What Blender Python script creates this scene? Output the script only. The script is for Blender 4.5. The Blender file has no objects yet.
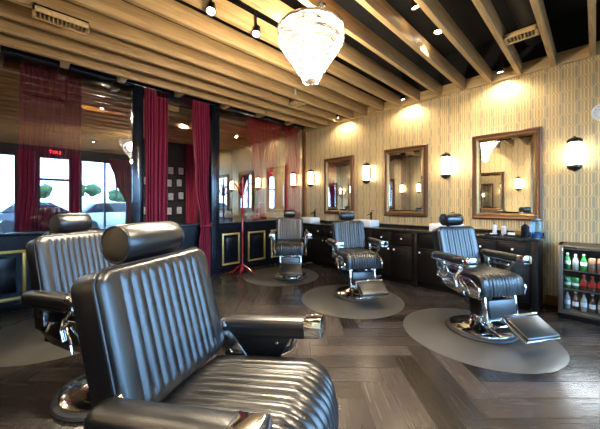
import bpy, bmesh, math, random
from mathutils import Matrix, Vector
R = math.radians
PI = math.pi
S = bpy.context.scene
COL = S.collection
random.seed(4)

# ------------------------------------------------------------------ camera, world, exposure
H = 1.33
cd = bpy.data.cameras.new('camera')
cam = bpy.data.objects.new('camera', cd)
COL.objects.link(cam)
cam.location = (0, 0, H)
cam.rotation_euler = (R(90), 0, R(46.3))
cd.sensor_width = 36
cd.lens = 282 / 600 * 36
cd.shift_y = -10.5 / 600
cd.clip_start = 0.02
S.camera = cam
S.view_settings.view_transform = 'Standard'
S.view_settings.look = 'None'
S.view_settings.exposure = 1.4
S.view_settings.gamma = 1
S.view_settings.use_curve_mapping = False
S.cycles.use_denoising = True
S.cycles.max_bounces = 8
S.cycles.sample_clamp_indirect = 6
S.cycles.caustics_reflective = False
S.cycles.caustics_refractive = False

W = bpy.data.worlds.new('world')
S.world = W
W.use_nodes = True
bgn = W.node_tree.nodes['Background']
bgn.inputs[0].default_value = (0.34, 0.62, 1.0, 1)
bgn.inputs[1].default_value = 9.0


def light(name, kind, loc, energy, color, rot=None, **kw):
    d = bpy.data.lights.new(name, kind)
    d.energy = energy
    d.color = color
    for k, v in kw.items():
        setattr(d, k, v)
    o = bpy.data.objects.new(name, d)
    o.location = loc
    if rot:
        o.rotation_euler = rot
    COL.objects.link(o)
    return o


def aim(o, target):
    v = Vector(target) - o.location
    o.rotation_euler = v.to_track_quat('-Z', 'Y').to_euler()


WX = 2.0        # storefront wall plane
PX = -5.0       # glazed partition plane
GY = 4.96       # papered wall plane
OY = -1.0       # opposite papered wall
BEAM = 3.12     # underside of the beams
STORE = [(-0.9, -0.3, 0.25, 2.85), (0.17, 0.97, 0.05, 2.85), (1.22, 2.62, 0.25, 2.85), (2.85, 4.75, 0.25, 2.85)]
for (a, b, c, d) in STORE:      # daylight portals in the storefront openings
    p = light('daylight_portal', 'AREA', (WX + 0.16, (a + b) / 2, (c + d) / 2), 1, (1, 1, 1), (0, R(90), 0), shape='RECTANGLE', size=d - c, size_y=b - a)
    p.data.cycles.is_portal = True

# ------------------------------------------------------------------ materials
MATS = {}


def nodes(name):
    m = bpy.data.materials.new(name)
    m.use_nodes = True
    nt = m.node_tree
    b = nt.nodes['Principled BSDF']
    MATS[name] = m
    return m, nt, b


def N(nt, t, **kw):
    n = nt.nodes.new(t)
    for k, v in kw.items():
        setattr(n, k, v)
    return n


def M_(nt, op, a, b=None, c=None):
    n = nt.nodes.new('ShaderNodeMath')
    n.operation = op
    for i, v in enumerate((a, b, c)):
        if v is None:
            continue
        if isinstance(v, (int, float)):
            n.inputs[i].default_value = v
        else:
            nt.links.new(v, n.inputs[i])
    return n.outputs[0]


def MIXC(nt, f, a, b):
    n = nt.nodes.new('ShaderNodeMix')
    n.data_type = 'RGBA'
    for i, v in ((0, f), (6, a), (7, b)):
        if isinstance(v, (int, float)):
            n.inputs[i].default_value = v
        elif isinstance(v, tuple):
            n.inputs[i].default_value = v + (1,) if len(v) == 3 else v
        else:
            nt.links.new(v, n.inputs[i])
    return n.outputs[2]


def simple(name, col, rough=0.5, metal=0.0, bump=0.0, bscale=60, coat=0.0, emis=0.0, ecol=None, var=0.0, spec=0.5):
    m, nt, b = nodes(name)
    b.inputs['Base Color'].default_value = (*col, 1)
    b.inputs['Roughness'].default_value = rough
    b.inputs['Metallic'].default_value = metal
    b.inputs['Coat Weight'].default_value = coat
    b.inputs['Specular IOR Level'].default_value = spec
    if emis:
        b.inputs['Emission Color'].default_value = (*(ecol or col), 1)
        b.inputs['Emission Strength'].default_value = emis
    tc = N(nt, 'ShaderNodeTexCoord')
    no = N(nt, 'ShaderNodeTexNoise')
    no.inputs['Scale'].default_value = bscale
    no.inputs['Detail'].default_value = 3
    nt.links.new(tc.outputs['Object'], no.inputs['Vector'])
    if bump:
        bp = N(nt, 'ShaderNodeBump')
        bp.inputs['Strength'].default_value = bump
        bp.inputs['Distance'].default_value = 0.002
        nt.links.new(no.outputs[0], bp.inputs['Height'])
        nt.links.new(bp.outputs[0], b.inputs['Normal'])
    if var:
        c = MIXC(nt, no.outputs[0], tuple(x * (1 - var) for x in col), tuple(min(1, x * (1 + var)) for x in col))
        nt.links.new(c, b.inputs['Base Color'])
    return m


LEATHER = simple('black_leather', (0.005, 0.005, 0.006), 0.30, bump=0.35, bscale=220, spec=0.85)
PIPING = simple('black_piping', (0.01, 0.01, 0.011), 0.3)
CHROME = simple('chrome', (0.78, 0.78, 0.78), 0.09, 1.0, var=0.03, bscale=8)
STEEL = simple('brushed_steel', (0.33, 0.32, 0.31), 0.28, 1.0, var=0.08, bscale=30)
BLACKMET = simple('black_metal', (0.006, 0.006, 0.0065), 0.35, 0.3, var=0.2)
RUBBER = simple('black_rubber', (0.02, 0.02, 0.021), 0.6, bump=0.2)
IRON = simple('dark_bronze', (0.05, 0.035, 0.025), 0.35, 0.8, var=0.2)
COPPER = simple('copper', (0.72, 0.36, 0.13), 0.25, 1.0, var=0.1)
RED = simple('red_lacquer', (0.30, 0.006, 0.014), 0.18, coat=0.5, var=0.1)
GOLD = simple('gold_leaf', (0.72, 0.48, 0.13), 0.35, 0.75, var=0.15)
BRONZEFR = simple('bronze_frame', (0.13, 0.055, 0.025), 0.38, 0.45, bump=0.3, bscale=40, var=0.35)
GILT = simple('gilt_edge', (0.30, 0.17, 0.06), 0.35, 0.8, var=0.3, bscale=40)
DARKWOOD = simple('espresso_wood', (0.007, 0.005, 0.0045), 0.3, bump=0.15, bscale=30, var=0.3, spec=0.4)
NAVY = simple('blue_black_paint', (0.004, 0.005, 0.009), 0.25, var=0.2, bscale=5, spec=0.35)
POST = simple('blue_black_post', (0.006, 0.009, 0.016), 0.18, var=0.2, bscale=5, spec=0.6)
STONE = simple('black_stone', (0.016, 0.015, 0.015), 0.18, var=0.4, bscale=90)
CERAMIC = simple('white_ceramic', (0.85, 0.86, 0.86), 0.15, var=0.02)
PEARL = simple('white_knob', (0.9, 0.88, 0.84), 0.2, var=0.02)
CEIL = simple('black_ceiling', (0.006, 0.006, 0.007), 0.9, bump=0.2, bscale=8, var=0.4)
DUCT = simple('dark_duct', (0.03, 0.03, 0.033), 0.5, 0.2, var=0.2, bscale=6)
DARKWALL = simple('charcoal_wall', (0.005, 0.006, 0.008), 0.5, var=0.3, bscale=3)
MATM = simple('charcoal_mat', (0.066, 0.060, 0.052), 0.30, bump=0.3, bscale=150, var=0.12, spec=0.6)
WHITEP = simple('white_plastic', (0.8, 0.8, 0.78), 0.35, var=0.03)
ASPHALT = simple('asphalt', (0.12, 0.12, 0.12), 0.9, var=0.2, bscale=6)
LEAF = simple('leaf_green', (0.05, 0.11, 0.03), 0.8, var=0.4, bscale=5)
BARK = simple('bark', (0.1, 0.07, 0.05), 0.9, var=0.3)
CARW = simple('white_car_paint', (0.75, 0.78, 0.8), 0.2, coat=0.5, var=0.02)
CARD = simple('dark_car_paint', (0.03, 0.035, 0.05), 0.2, coat=0.5, var=0.02)
CARG = simple('car_glass', (0.01, 0.012, 0.015), 0.05, var=0.02)
TAN = simple('tan_stucco', (0.5, 0.42, 0.33), 0.8, var=0.1)
EMISW = simple('lamp_glow', (1, 0.93, 0.8), 0.5, emis=25, ecol=(1, 0.86, 0.62), var=0.01)
BULB = simple('bulb_glow', (1, 0.95, 0.88), 0.5, emis=9, ecol=(1, 0.90, 0.76), var=0.01)
SCONCEG = simple('sconce_glow', (1, 0.95, 0.85), 0.5, emis=9, ecol=(1, 0.87, 0.66), var=0.01)
FRIDGEL = simple('fridge_light', (0.9, 0.95, 1), 0.5, emis=6, ecol=(0.9, 0.96, 1), var=0.01)
EXITR = simple('exit_red', (0.9, 0.02, 0.02), 0.5, emis=4, ecol=(1, 0.03, 0.04), var=0.01)
ORANGE = simple('amber_bowl', (0.6, 0.28, 0.03), 0.3, var=0.1)
CHERRY = simple('red_plastic', (0.5, 0.015, 0.015), 0.3, var=0.05)
GREENP = simple('green_plastic', (0.02, 0.18, 0.035), 0.25, var=0.1)
BROWNG = simple('brown_bottle', (0.10, 0.03, 0.01), 0.12, var=0.1)
CANO = simple('bronze_can', (0.38, 0.17, 0.09), 0.3, 0.5, var=0.2)
CLEARB = simple('pale_bottle', (0.32, 0.35, 0.33), 0.1, var=0.1)
PHOTO = simple('photo_print', (0.42, 0.45, 0.48), 0.4, var=0.6, bscale=14)


def mk_cloth():
    m, nt, b = nodes('crimson_velvet')
    b.inputs['Base Color'].default_value = (0.23, 0.005, 0.036, 1)
    b.inputs['Roughness'].default_value = 0.75
    b.inputs['Sheen Weight'].default_value = 0.35
    b.inputs['Sheen Tint'].default_value = (1, 0.25, 0.4, 1)
    no = N(nt, 'ShaderNodeTexNoise')
    no.inputs['Scale'].default_value = 120
    bp = N(nt, 'ShaderNodeBump')
    bp.inputs['Strength'].default_value = 0.15
    nt.links.new(no.outputs[0], bp.inputs['Height'])
    nt.links.new(bp.outputs[0], b.inputs['Normal'])
    return m


VELVET = mk_cloth()


def mk_sheer():
    m, nt, b = nodes('sheer_red_voile')
    b.inputs['Base Color'].default_value = (0.62, 0.03, 0.04, 1)
    b.inputs['Roughness'].default_value = 0.7
    b.inputs['Alpha'].default_value = 0.92
    no = N(nt, 'ShaderNodeTexNoise')
    no.inputs['Scale'].default_value = 90
    bp = N(nt, 'ShaderNodeBump')
    bp.inputs['Strength'].default_value = 0.1
    nt.links.new(no.outputs[0], bp.inputs['Height'])
    nt.links.new(bp.outputs[0], b.inputs['Normal'])
    return m


SHEER = mk_sheer()


def mk_wood(name, c1, c2, axis='Y', rough=0.5, scale=3.0):
    m, nt, b = nodes(name)
    tc = N(nt, 'ShaderNodeTexCoord')
    mp = N(nt, 'ShaderNodeMapping')
    sc = {'X': (0.6, 9, 9), 'Y': (9, 0.6, 9), 'Z': (9, 9, 0.6)}[axis]
    mp.inputs['Scale'].default_value = sc
    nt.links.new(tc.outputs['Object'], mp.inputs['Vector'])
    oi = N(nt, 'ShaderNodeObjectInfo')
    vm = N(nt, 'ShaderNodeVectorMath', operation='ADD')
    nt.links.new(mp.outputs[0], vm.inputs[0])
    nt.links.new(oi.outputs['Random'], vm.inputs[1])
    no = N(nt, 'ShaderNodeTexNoise')
    no.inputs['Scale'].default_value = scale
    no.inputs['Detail'].default_value = 6
    no.inputs['Distortion'].default_value = 1.2
    nt.links.new(vm.outputs[0], no.inputs['Vector'])
    cr = N(nt, 'ShaderNodeValToRGB')
    cr.color_ramp.elements[0].position = 0.32
    cr.color_ramp.elements[0].color = (*c1, 1)
    cr.color_ramp.elements[1].position = 0.68
    cr.color_ramp.elements[1].color = (*c2, 1)
    nt.links.new(no.outputs[0], cr.inputs[0])
    nt.links.new(cr.outputs[0], b.inputs['Base Color'])
    b.inputs['Roughness'].default_value = rough
    bp = N(nt, 'ShaderNodeBump')
    bp.inputs['Strength'].default_value = 0.15
    nt.links.new(no.outputs[0], bp.inputs['Height'])
    nt.links.new(bp.outputs[0], b.inputs['Normal'])
    return m


PINE = mk_wood('pine_beam', (0.36, 0.215, 0.085), (0.56, 0.37, 0.16))
PINEX = mk_wood('pine_ledger', (0.48, 0.31, 0.13), (0.68, 0.48, 0.22), 'X')
OAK = mk_wood('honey_oak', (0.34, 0.17, 0.05), (0.48, 0.26, 0.09), 'X', 0.35)


def mk_floor():
    m, nt, b = nodes('herringbone_planks')
    at = N(nt, 'ShaderNodeAttribute', attribute_name='tone')
    uv = N(nt, 'ShaderNodeUVMap')
    mp = N(nt, 'ShaderNodeMapping')
    mp.inputs['Scale'].default_value = (1.0, 22, 1)
    nt.links.new(uv.outputs[0], mp.inputs['Vector'])
    no = N(nt, 'ShaderNodeTexNoise')
    no.inputs['Scale'].default_value = 2.4
    no.inputs['Detail'].default_value = 7
    no.inputs['Distortion'].default_value = 0.15
    nt.links.new(mp.outputs[0], no.inputs['Vector'])
    c = MIXC(nt, no.outputs[0], (0.013, 0.0095, 0.008), (0.045, 0.034, 0.027))
    t = M_(nt, 'MULTIPLY_ADD', at.outputs['Fac'], 1.1, 0.35)
    vm = N(nt, 'ShaderNodeVectorMath', operation='SCALE')
    nt.links.new(c, vm.inputs[0])
    nt.links.new(t, vm.inputs[3])
    nt.links.new(vm.outputs[0], b.inputs['Base Color'])
    r = M_(nt, 'MULTIPLY_ADD', no.outputs[0], 0.20, 0.15)
    nt.links.new(r, b.inputs['Roughness'])
    bp = N(nt, 'ShaderNodeBump')
    bp.inputs['Strength'].default_value = 0.25
    bp.inputs['Distance'].default_value = 0.002
    nt.links.new(no.outputs[0], bp.inputs['Height'])
    nt.links.new(bp.outputs[0], b.inputs['Normal'])
    return m


FLOORM = mk_floor()
GROUT = simple('floor_seam', (0.01, 0.008, 0.007), 0.6)


def mk_paper():
    """metallic wallpaper: vertical lines that step sideways around capsule shapes"""
    m, nt, b = nodes('gold_wallpaper')
    tc = N(nt, 'ShaderNodeTexCoord')
    sp = N(nt, 'ShaderNodeSeparateXYZ')
    nt.links.new(tc.outputs['Object'], sp.inputs[0])
    x, z = sp.outputs[0], sp.outputs[2]
    w = 0.075
    xi = M_(nt, 'FLOOR', M_(nt, 'DIVIDE', x, 2 * w))
    par = M_(nt, 'MODULO', M_(nt, 'ABSOLUTE', xi), 2.0)
    zz = M_(nt, 'ADD', z, M_(nt, 'MULTIPLY', par, 0.15))
    per = 0.30
    tri = M_(nt, 'PINGPONG', zz, per / 2)                       # 0..per/2
    ramp = M_(nt, 'SUBTRACT', tri, per / 4 - 0.015)
    ramp = M_(nt, 'MAXIMUM', M_(nt, 'MINIMUM', ramp, 0.030), 0.0)   # slanted step
    u = M_(nt, 'PINGPONG', x, w)
    s = M_(nt, 'ADD', u, ramp)
    f = M_(nt, 'PINGPONG', M_(nt, 'ADD', s, 0.003), 0.015)
    line = M_(nt, 'LESS_THAN', f, 0.0058)
    # capsule: closed flat shape in the middle of each column
    cap = M_(nt, 'MULTIPLY', M_(nt, 'LESS_THAN', s, 0.026), M_(nt, 'LESS_THAN', tri, per / 4))
    no = N(nt, 'ShaderNodeTexNoise')
    no.inputs['Scale'].default_value = 1.3
    nt.links.new(tc.outputs['Object'], no.inputs['Vector'])
    ground = MIXC(nt, no.outputs[0], (0.56, 0.39, 0.17), (0.60, 0.46, 0.26))
    c = MIXC(nt, line, ground, (0.90, 0.70, 0.37))
    c = MIXC(nt, M_(nt, 'MULTIPLY', cap, 0.7), c, (0.38, 0.33, 0.26))
    nt.links.new(c, b.inputs['Base Color'])
    nt.links.new(M_(nt, 'MULTIPLY_ADD', line, -0.12, 0.42), b.inputs['Roughness'])
    b.inputs['Metallic'].default_value = 0.35
    bp = N(nt, 'ShaderNodeBump')
    bp.inputs['Strength'].default_value = 0.2
    bp.inputs['Distance'].default_value = 0.002
    nt.links.new(line, bp.inputs['Height'])
    nt.links.new(bp.outputs[0], b.inputs['Normal'])
    return m


PAPER = mk_paper()


def mk_glass(name, fac, tint=(0.8, 0.85, 0.9), rough=0.0, gcol=(1, 1, 1)):
    m = bpy.data.materials.new(name)
    m.use_nodes = True
    nt = m.node_tree
    nt.nodes.remove(nt.nodes['Principled BSDF'])
    out = nt.nodes['Material Output']
    t = N(nt, 'ShaderNodeBsdfTransparent')
    t.inputs[0].default_value = (*tint, 1)
    g = N(nt, 'ShaderNodeBsdfGlossy')
    g.inputs[0].default_value = (*gcol, 1)
    g.inputs['Roughness'].default_value = rough
    mx = N(nt, 'ShaderNodeMixShader')
    lw = N(nt, 'ShaderNodeLayerWeight')
    lw.inputs[0].default_value = 0.3
    k = M_(nt, 'MULTIPLY_ADD', lw.outputs['Fresnel'], 0.35, fac)
    nt.links.new(k, mx.inputs[0])
    nt.links.new(t.outputs[0], mx.inputs[1])
    nt.links.new(g.outputs[0], mx.inputs[2])
    nt.links.new(mx.outputs[0], out.inputs[0])
    return m


PANE = mk_glass('partition_glass', 0.20, (0.92, 0.94, 0.97))
CLEAR = mk_glass('clear_glass', 0.03, (0.95, 0.98, 1))
BLUEGL = mk_glass('blue_glass', 0.15, (0.55, 0.75, 0.95))
MIRROR = simple('mirror_silver', (0.86, 0.87, 0.86), 0.01, 1.0)


def mk_crystal():
    m = bpy.data.materials.new('crystal')
    m.use_nodes = True
    nt = m.node_tree
    nt.nodes.remove(nt.nodes['Principled BSDF'])
    out = nt.nodes['Material Output']
    t = N(nt, 'ShaderNodeBsdfTransparent')
    tl = N(nt, 'ShaderNodeBsdfTranslucent')
    tl.inputs[0].default_value = (1, 0.97, 0.93, 1)
    g = N(nt, 'ShaderNodeBsdfGlossy')
    g.inputs['Roughness'].default_value = 0.05
    a = N(nt, 'ShaderNodeMixShader')
    a.inputs[0].default_value = 0.08
    nt.links.new(t.outputs[0], a.inputs[1])
    nt.links.new(tl.outputs[0], a.inputs[2])
    c = N(nt, 'ShaderNodeMixShader')
    c.inputs[0].default_value = 0.16
    nt.links.new(a.outputs[0], c.inputs[1])
    nt.links.new(g.outputs[0], c.inputs[2])
    nt.links.new(c.outputs[0], out.inputs[0])
    return m


CRYSTAL = mk_crystal()


# ------------------------------------------------------------------ mesh helpers
class MB:
    def __init__(s):
        s.bm = bmesh.new()

    def box(s, x0, x1, y0, y1, z0, z1, bev=0.0, mat=None, seg=2):
        t = bmesh.new()
        bmesh.ops.create_cube(t, size=1)
        for v in t.verts:
            v.co = Vector(((x0 + x1) / 2 + v.co.x * (x1 - x0), (y0 + y1) / 2 + v.co.y * (y1 - y0), (z0 + z1) / 2 + v.co.z * (z1 - z0)))
        if bev:
            bmesh.ops.bevel(t, geom=t.edges[:], offset=bev, segments=seg, profile=0.5, affect='EDGES')
        s._add(t, mat)
        return s

    def _add(s, t, mat=None):
        if mat is not None:
            bmesh.ops.transform(t, matrix=mat, verts=t.verts)
        me = bpy.data.meshes.new('t')
        t.to_mesh(me)
        t.free()
        s.bm.from_mesh(me)
        bpy.data.meshes.remove(me)

    def lathe(s, prof, n=32, mat=None):
        """prof: list of (r, z); closed solid about z"""
        t = bmesh.new()
        rings = []
        for r, z in prof:
            if r < 1e-6:
                rings.append([t.verts.new((0, 0, z))])
            else:
                rings.append([t.verts.new((r * math.cos(2 * PI * i / n), r * math.sin(2 * PI * i / n), z)) for i in range(n)])
        for a, b in zip(rings, rings[1:]):
            for i in range(n):
                j = (i + 1) % n
                if len(a) == 1 and len(b) == 1:
                    continue
                if len(a) == 1:
                    t.faces.new((a[0], b[j], b[i]))
                elif len(b) == 1:
                    t.faces.new((a[i], a[j], b[0]))
                else:
                    t.faces.new((a[i], a[j], b[j], b[i]))
        bmesh.ops.recalc_face_normals(t, faces=t.faces)
        s._add(t, mat)
        return s

    def tube(s, pts, r, n=10, closed=False):
        pts = [Vector(p) for p in pts]
        rs = r if isinstance(r, (list, tuple)) else [r] * len(pts)
        t = bmesh.new()
        rings = []
        L = len(pts)
        up = None
        for i, p in enumerate(pts):
            if closed:
                d = pts[(i + 1) % L] - pts[i - 1]
            else:
                d = pts[min(i + 1, L - 1)] - pts[max(i - 1, 0)]
            d.normalize()
            if up is None:
                up = d.orthogonal().normalized()
            else:
                up = (up - d * up.dot(d)).normalized()
            w = d.cross(up)
            rings.append([t.verts.new(p + (up * math.cos(2 * PI * k / n) + w * math.sin(2 * PI * k / n)) * rs[i]) for k in range(n)])
        pairs = list(zip(rings, rings[1:]))
        if closed:
            pairs.append((rings[-1], rings[0]))
        for a, b in pairs:
            for k in range(n):
                j = (k + 1) % n
                t.faces.new((a[k], a[j], b[j], b[k]))
        if not closed:
            t.faces.new(rings[0])
            t.faces.new(rings[-1])
        bmesh.ops.recalc_face_normals(t, faces=t.faces)
        s._add(t)
        return s

    def prism(s, poly, axis, a, b, bev=0.0, mat=None):
        """extrude a 2-D polygon along an axis; poly coords are the other two axes in order"""
        t = bmesh.new()

        def P(u, v, w):
            return {'X': (w, u, v), 'Y': (u, w, v), 'Z': (u, v, w)}[axis]
        A = [t.verts.new(P(u, v, a)) for u, v in poly]
        B = [t.verts.new(P(u, v, b)) for u, v in poly]
        t.faces.new(A)
        t.faces.new(B)
        n = len(poly)
        for i in range(n):
            t.faces.new((A[i], A[(i + 1) % n], B[(i + 1) % n], B[i]))
        bmesh.ops.recalc_face_normals(t, faces=t.faces)
        if bev:
            bmesh.ops.bevel(t, geom=t.edges[:], offset=bev, segments=2, profile=0.5, affect='EDGES')
        s._add(t, mat)
        return s

    def grid(s, rows, close_u=False):
        t = bmesh.new()
        V = [[t.verts.new(p) for p in row] for row in rows]
        for a, b in zip(V, V[1:]):
            m = len(a)
            for i in range(m if close_u else m - 1):
                j = (i + 1) % m
                t.faces.new((a[i], a[j], b[j], b[i]))
        s._add(t)
        return s

    def xf(s, mat):
        bmesh.ops.transform(s.bm, matrix=mat, verts=s.bm.verts)
        return s

    def build(s, name, mat, parent=None, smooth=35, recalc=True):
        if recalc:
            bmesh.ops.recalc_face_normals(s.bm, faces=s.bm.faces)
        me = bpy.data.meshes.new(name)
        s.bm.to_mesh(me)
        s.bm.free()
        me.materials.append(mat)
        if smooth:
            for p in me.polygons:
                p.use_smooth = True
            me.set_sharp_from_angle(angle=R(smooth))
        o = bpy.data.objects.new(name, me)
        COL.objects.link(o)
        if parent is not None:
            o.parent = parent
        return o


def tag(o, label=None, cat=None, group=None, kind=None):
    if label:
        o['label'] = label
    if cat:
        o['category'] = cat
    if group:
        o['group'] = group
    if kind:
        o['kind'] = kind
    return o


def empty(name, loc=(0, 0, 0), rz=0, label=None, cat=None, group=None):
    o = bpy.data.objects.new(name, None)
    o.location = loc
    o.rotation_euler = (0, 0, rz)
    o.empty_display_size = 0.1
    COL.objects.link(o)
    return tag(o, label, cat, group)


def struct(o):
    o['kind'] = 'structure'
    return o


def kids(o):
    return [c for c in ALLOBJ() if c.parent == o]


def ALLOBJ():
    return list(bpy.data.objects)


def copy_tree(o, parent=None, loc=None, rz=None, label=None, group=None):
    c = o.copy()
    COL.objects.link(c)
    if parent is not None:
        c.parent = parent
    if loc is not None:
        c.location = loc
    if rz is not None:
        c.rotation_euler = (0, 0, rz)
    if label:
        c['label'] = label
    if group:
        c['group'] = group
    for ch in kids(o):
        copy_tree(ch, c)
    return c


def T(x, y, z):
    return Matrix.Translation((x, y, z))


def RX(a):
    return Matrix.Rotation(R(a), 4, 'X')


def RYm(a):
    return Matrix.Rotation(R(a), 4, 'Y')


def RZ(a):
    return Matrix.Rotation(R(a), 4, 'Z')


# ------------------------------------------------------------------ the setting
def make_floor():
    wd, ln = 0.18, 0.90
    k = int(ln / wd)
    ang = R(46.3 - 90 + 90)
    ca, sa = math.cos(ang), math.sin(ang)
    bm = bmesh.new()
    tone = bm.faces.layers.float.new('tone')
    uvl = bm.loops.layers.uv.new('UVMap')
    g = 0.0022
    rnd = random.Random(9)

    def clip(poly):
        for ax, lim, sg in ((0, -8.6, 1), (0, WX, -1), (1, OY, 1), (1, GY, -1)):
            out = []
            for i in range(len(poly)):
                p, q = poly[i], poly[(i + 1) % len(poly)]
                dp, dq = (p[ax] - lim) * sg, (q[ax] - lim) * sg
                if dp >= 0:
                    out.append(p)
                if (dp >= 0) != (dq >= 0):
                    t = dp / (dp - dq)
                    out.append(tuple(p[m] + (q[m] - p[m]) * t for m in range(4)))
            poly = out
            if len(poly) < 3:
                return None
        return poly

    def plank(x0, y0, lx, ly, vert):
        pts = []
        off = rnd.random() * 40
        for (a, b) in ((x0 + g, y0 + g), (x0 + lx - g, y0 + g), (x0 + lx - g, y0 + ly - g), (x0 + g, y0 + ly - g)):
            X = ca * a - sa * b - 3
            Y = sa * a + ca * b + 2
            la, lb = (b - y0, a - x0) if vert else (a - x0, b - y0)
            pts.append((X, Y, la + off, lb + off * 0.37))
        pts = clip(pts)
        if not pts:
            return
        f = bm.faces.new([bm.verts.new((p[0], p[1], 0)) for p in pts])
        f[tone] = rnd.random()
        for l, p in zip(f.loops, pts):
            l[uvl].uv = (p[2], p[3])
    n = 60
    for j in range(-n, n):
        for i in range(-14, 14):
            # herringbone lattice
            bx = j * wd + i * 2 * ln * 0
            x0 = j * wd
            y0 = j * wd + i * 2 * k * wd
            plank(x0 + 0, y0, ln, wd, False)
            plank(x0 - wd + wd, y0 + wd, wd, ln, True) if False else plank(x0, y0 + wd, wd, ln, True)
    me = bpy.data.meshes.new('floor')
    bm.to_mesh(me)
    bm.free()
    me.materials.append(FLOORM)
    o = bpy.data.objects.new('floor', me)
    COL.objects.link(o)
    struct(o)
    b = MB()
    b.box(-8.75, WX + 0.1, OY - 0.1, GY + 0.1, -0.12, -0.001)
    ob = b.build('floor_base', GROUT, o, smooth=0)
    return o


make_floor()

struct(MB().box(-8.8, WX + 0.2, OY - 0.1, GY + 0.1, 3.75, 3.85).build('ceiling', CEIL, smooth=0))
w = MB().box(-8.8, WX + 0.2, GY, GY + 0.12, 0, 3.75).build('wall_back', PAPER, smooth=0)
struct(w)
struct(MB().box(-8.8, WX + 0.2, OY - 0.12, OY, 0, 3.75).build('wall_front', PAPER, smooth=0))
struct(MB().box(-8.62, -8.5, OY, GY, 0, 3.75).build('wall_far', DARKWALL, smooth=0))
# storefront wall with openings
b = MB()
ys = [OY] + [v for s_ in STORE for v in s_[:2]] + [GY]
for i in range(0, len(ys), 2):
    b.box(WX, WX + 0.12, ys[i], ys[i + 1], 0, 3.75)
for (a, c, z0, z1) in STORE:
    b.box(WX, WX + 0.12, a, c, 0, z0)
    b.box(WX, WX + 0.12, a, c, z1, 3.75)
struct(b.build('wall_right', DARKWALL, smooth=0))
for n, (a, c, z0, z1) in enumerate(STORE):
    fr = MB()
    t = 0.05
    fr.box(WX - 0.01, WX + 0.13, a, a + t, z0, z1).box(WX - 0.01, WX + 0.13, c - t, c, z0, z1)
    fr.box(WX - 0.01, WX + 0.13, a, c, z0, z0 + t).box(WX - 0.01, WX + 0.13, a, c, z1 - t, z1)
    if n == 1:
        fr.box(WX - 0.01, WX + 0.13, a, c, 2.08, 2.15)
        fr.box(WX - 0.06, WX - 0.02, a + 0.08, c - 0.08, 1.0, 1.03)
    if n == 2:
        fr.box(WX - 0.01, WX + 0.13, (a + c) / 2 - 0.025, (a + c) / 2 + 0.025, z0, z1)
    struct(fr.build('door_1' if n == 1 else 'window_%d' % (n + 1), BLACKMET, smooth=0))
    struct(MB().box(WX + 0.05, WX + 0.056, a + t, c - t, z0 + t, z1 - t).build('window_pane' , CLEAR, bpy.data.objects['door_1' if n == 1 else 'window_%d' % (n + 1)], smooth=0))

# oak strip at the floor, wooden ledger under the ceiling
struct(MB().box(-0.46, WX, GY - 0.02, GY, 0, 0.13, 0.004).build('baseboard_back', OAK))
struct(MB().box(PX, WX, GY - 0.05, GY, BEAM - 0.0, BEAM + 0.16, 0.004).build('trim_1', PINEX))
struct(MB().box(PX, WX, GY - 0.03, GY, BEAM + 0.16, 3.75).build('trim_80', CEIL, smooth=0))
struct(MB().box(PX + 0.005, PX + 0.06, GY - 0.03, GY, 0, BEAM, 0.004).build('trim_2', OAK))

# ceiling beams
BX = [1.74 - 0.352 * k for k in range(0, 30)]
for i, x in enumerate([v for v in BX if not -5.6 < v < -4.75]):
    o = MB().box(-0.027, 0.027, OY, GY - (0.05 if x > PX else 0), 0, 0.18, 0.003).build('ceiling_beam', PINE)
    o.location = (x, 0, BEAM)
    struct(o)
    o.name = 'trim_%d' % (i + 3)
# short blocks between the last beam and the partition head
for k, yy in enumerate((-0.35, 0.28, 0.93, 1.75, 2.6, 3.4, 4.2)):
    o = MB().box(-4.90, -4.55, yy, yy + 0.09, BEAM + 0.02, BEAM + 0.16, 0.003).build('trim_%d' % (40 + k), PINE)
    struct(o)
# ducts on the black ceiling
tag(MB().box(-1.6, 0.6, 2.2, 2.5, 3.52, 3.74, 0.01).build('air_duct', DUCT), 'dark rectangular air duct crossing above the beams by the copper spotlights', 'air duct')
tag(MB().tube([(-0.55, 2.9, 3.6), (-0.55, 4.9, 3.6)], 0.13, 20).build('round_duct', DUCT), 'round black duct above the wooden vent near the papered wall', 'air duct')

# ---- partition
def seg(y0, y1, z0, z1, x0=PX - 0.06, x1=PX, bev=0.003):
    return (x0, x1, y0, y1, z0, z1, bev)


b = MB()
b.box(PX - 0.10, PX - 0.01, OY, 1.16, 0.0, 0.93)
b.box(PX - 0.10, PX - 0.01, 1.30, 2.48, 0.0, 0.93)
b.box(PX - 0.10, PX - 0.01, 2.62, GY, 0.0, 0.93)
struct(b.build('wall_left', NAVY, smooth=0))
struct(MB().box(PX - 0.13, PX + 0.03, OY, GY, 0.93, 0.97, 0.006).build('trim_50', NAVY))
struct(MB().box(PX - 0.01, PX + 0.012, OY, GY, 0.0, 0.10, 0.004).build('baseboard_left', NAVY))
struct(MB().box(PX - 0.52, PX + 0.03, OY, GY, BEAM + 0.075, BEAM + 0.165, 0.005).build('trim_51', POST))
struct(MB().box(PX - 0.12, PX + 0.03, 1.16, 1.30, 0, BEAM + 0.08, 0.006).box(PX + 0.03, PX + 0.036, 1.19, 1.27, 0.1, BEAM - 0.04, 0.002).build('trim_52', POST))
struct(MB().box(PX - 0.12, PX + 0.03, 2.46, 2.62, 0, BEAM + 0.08, 0.006).box(PX + 0.03, PX + 0.036, 2.51, 2.59, 0.1, BEAM - 0.04, 0.002).build('trim_53', POST))
for n, (a, c) in enumerate(((OY, 1.16), (2.62, GY))):
    o = struct(MB().box(PX - 0.03, PX - 0.024, a, c, 0.97, BEAM + 0.08).build('window_%d' % (n + 10), PANE, smooth=0))


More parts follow.
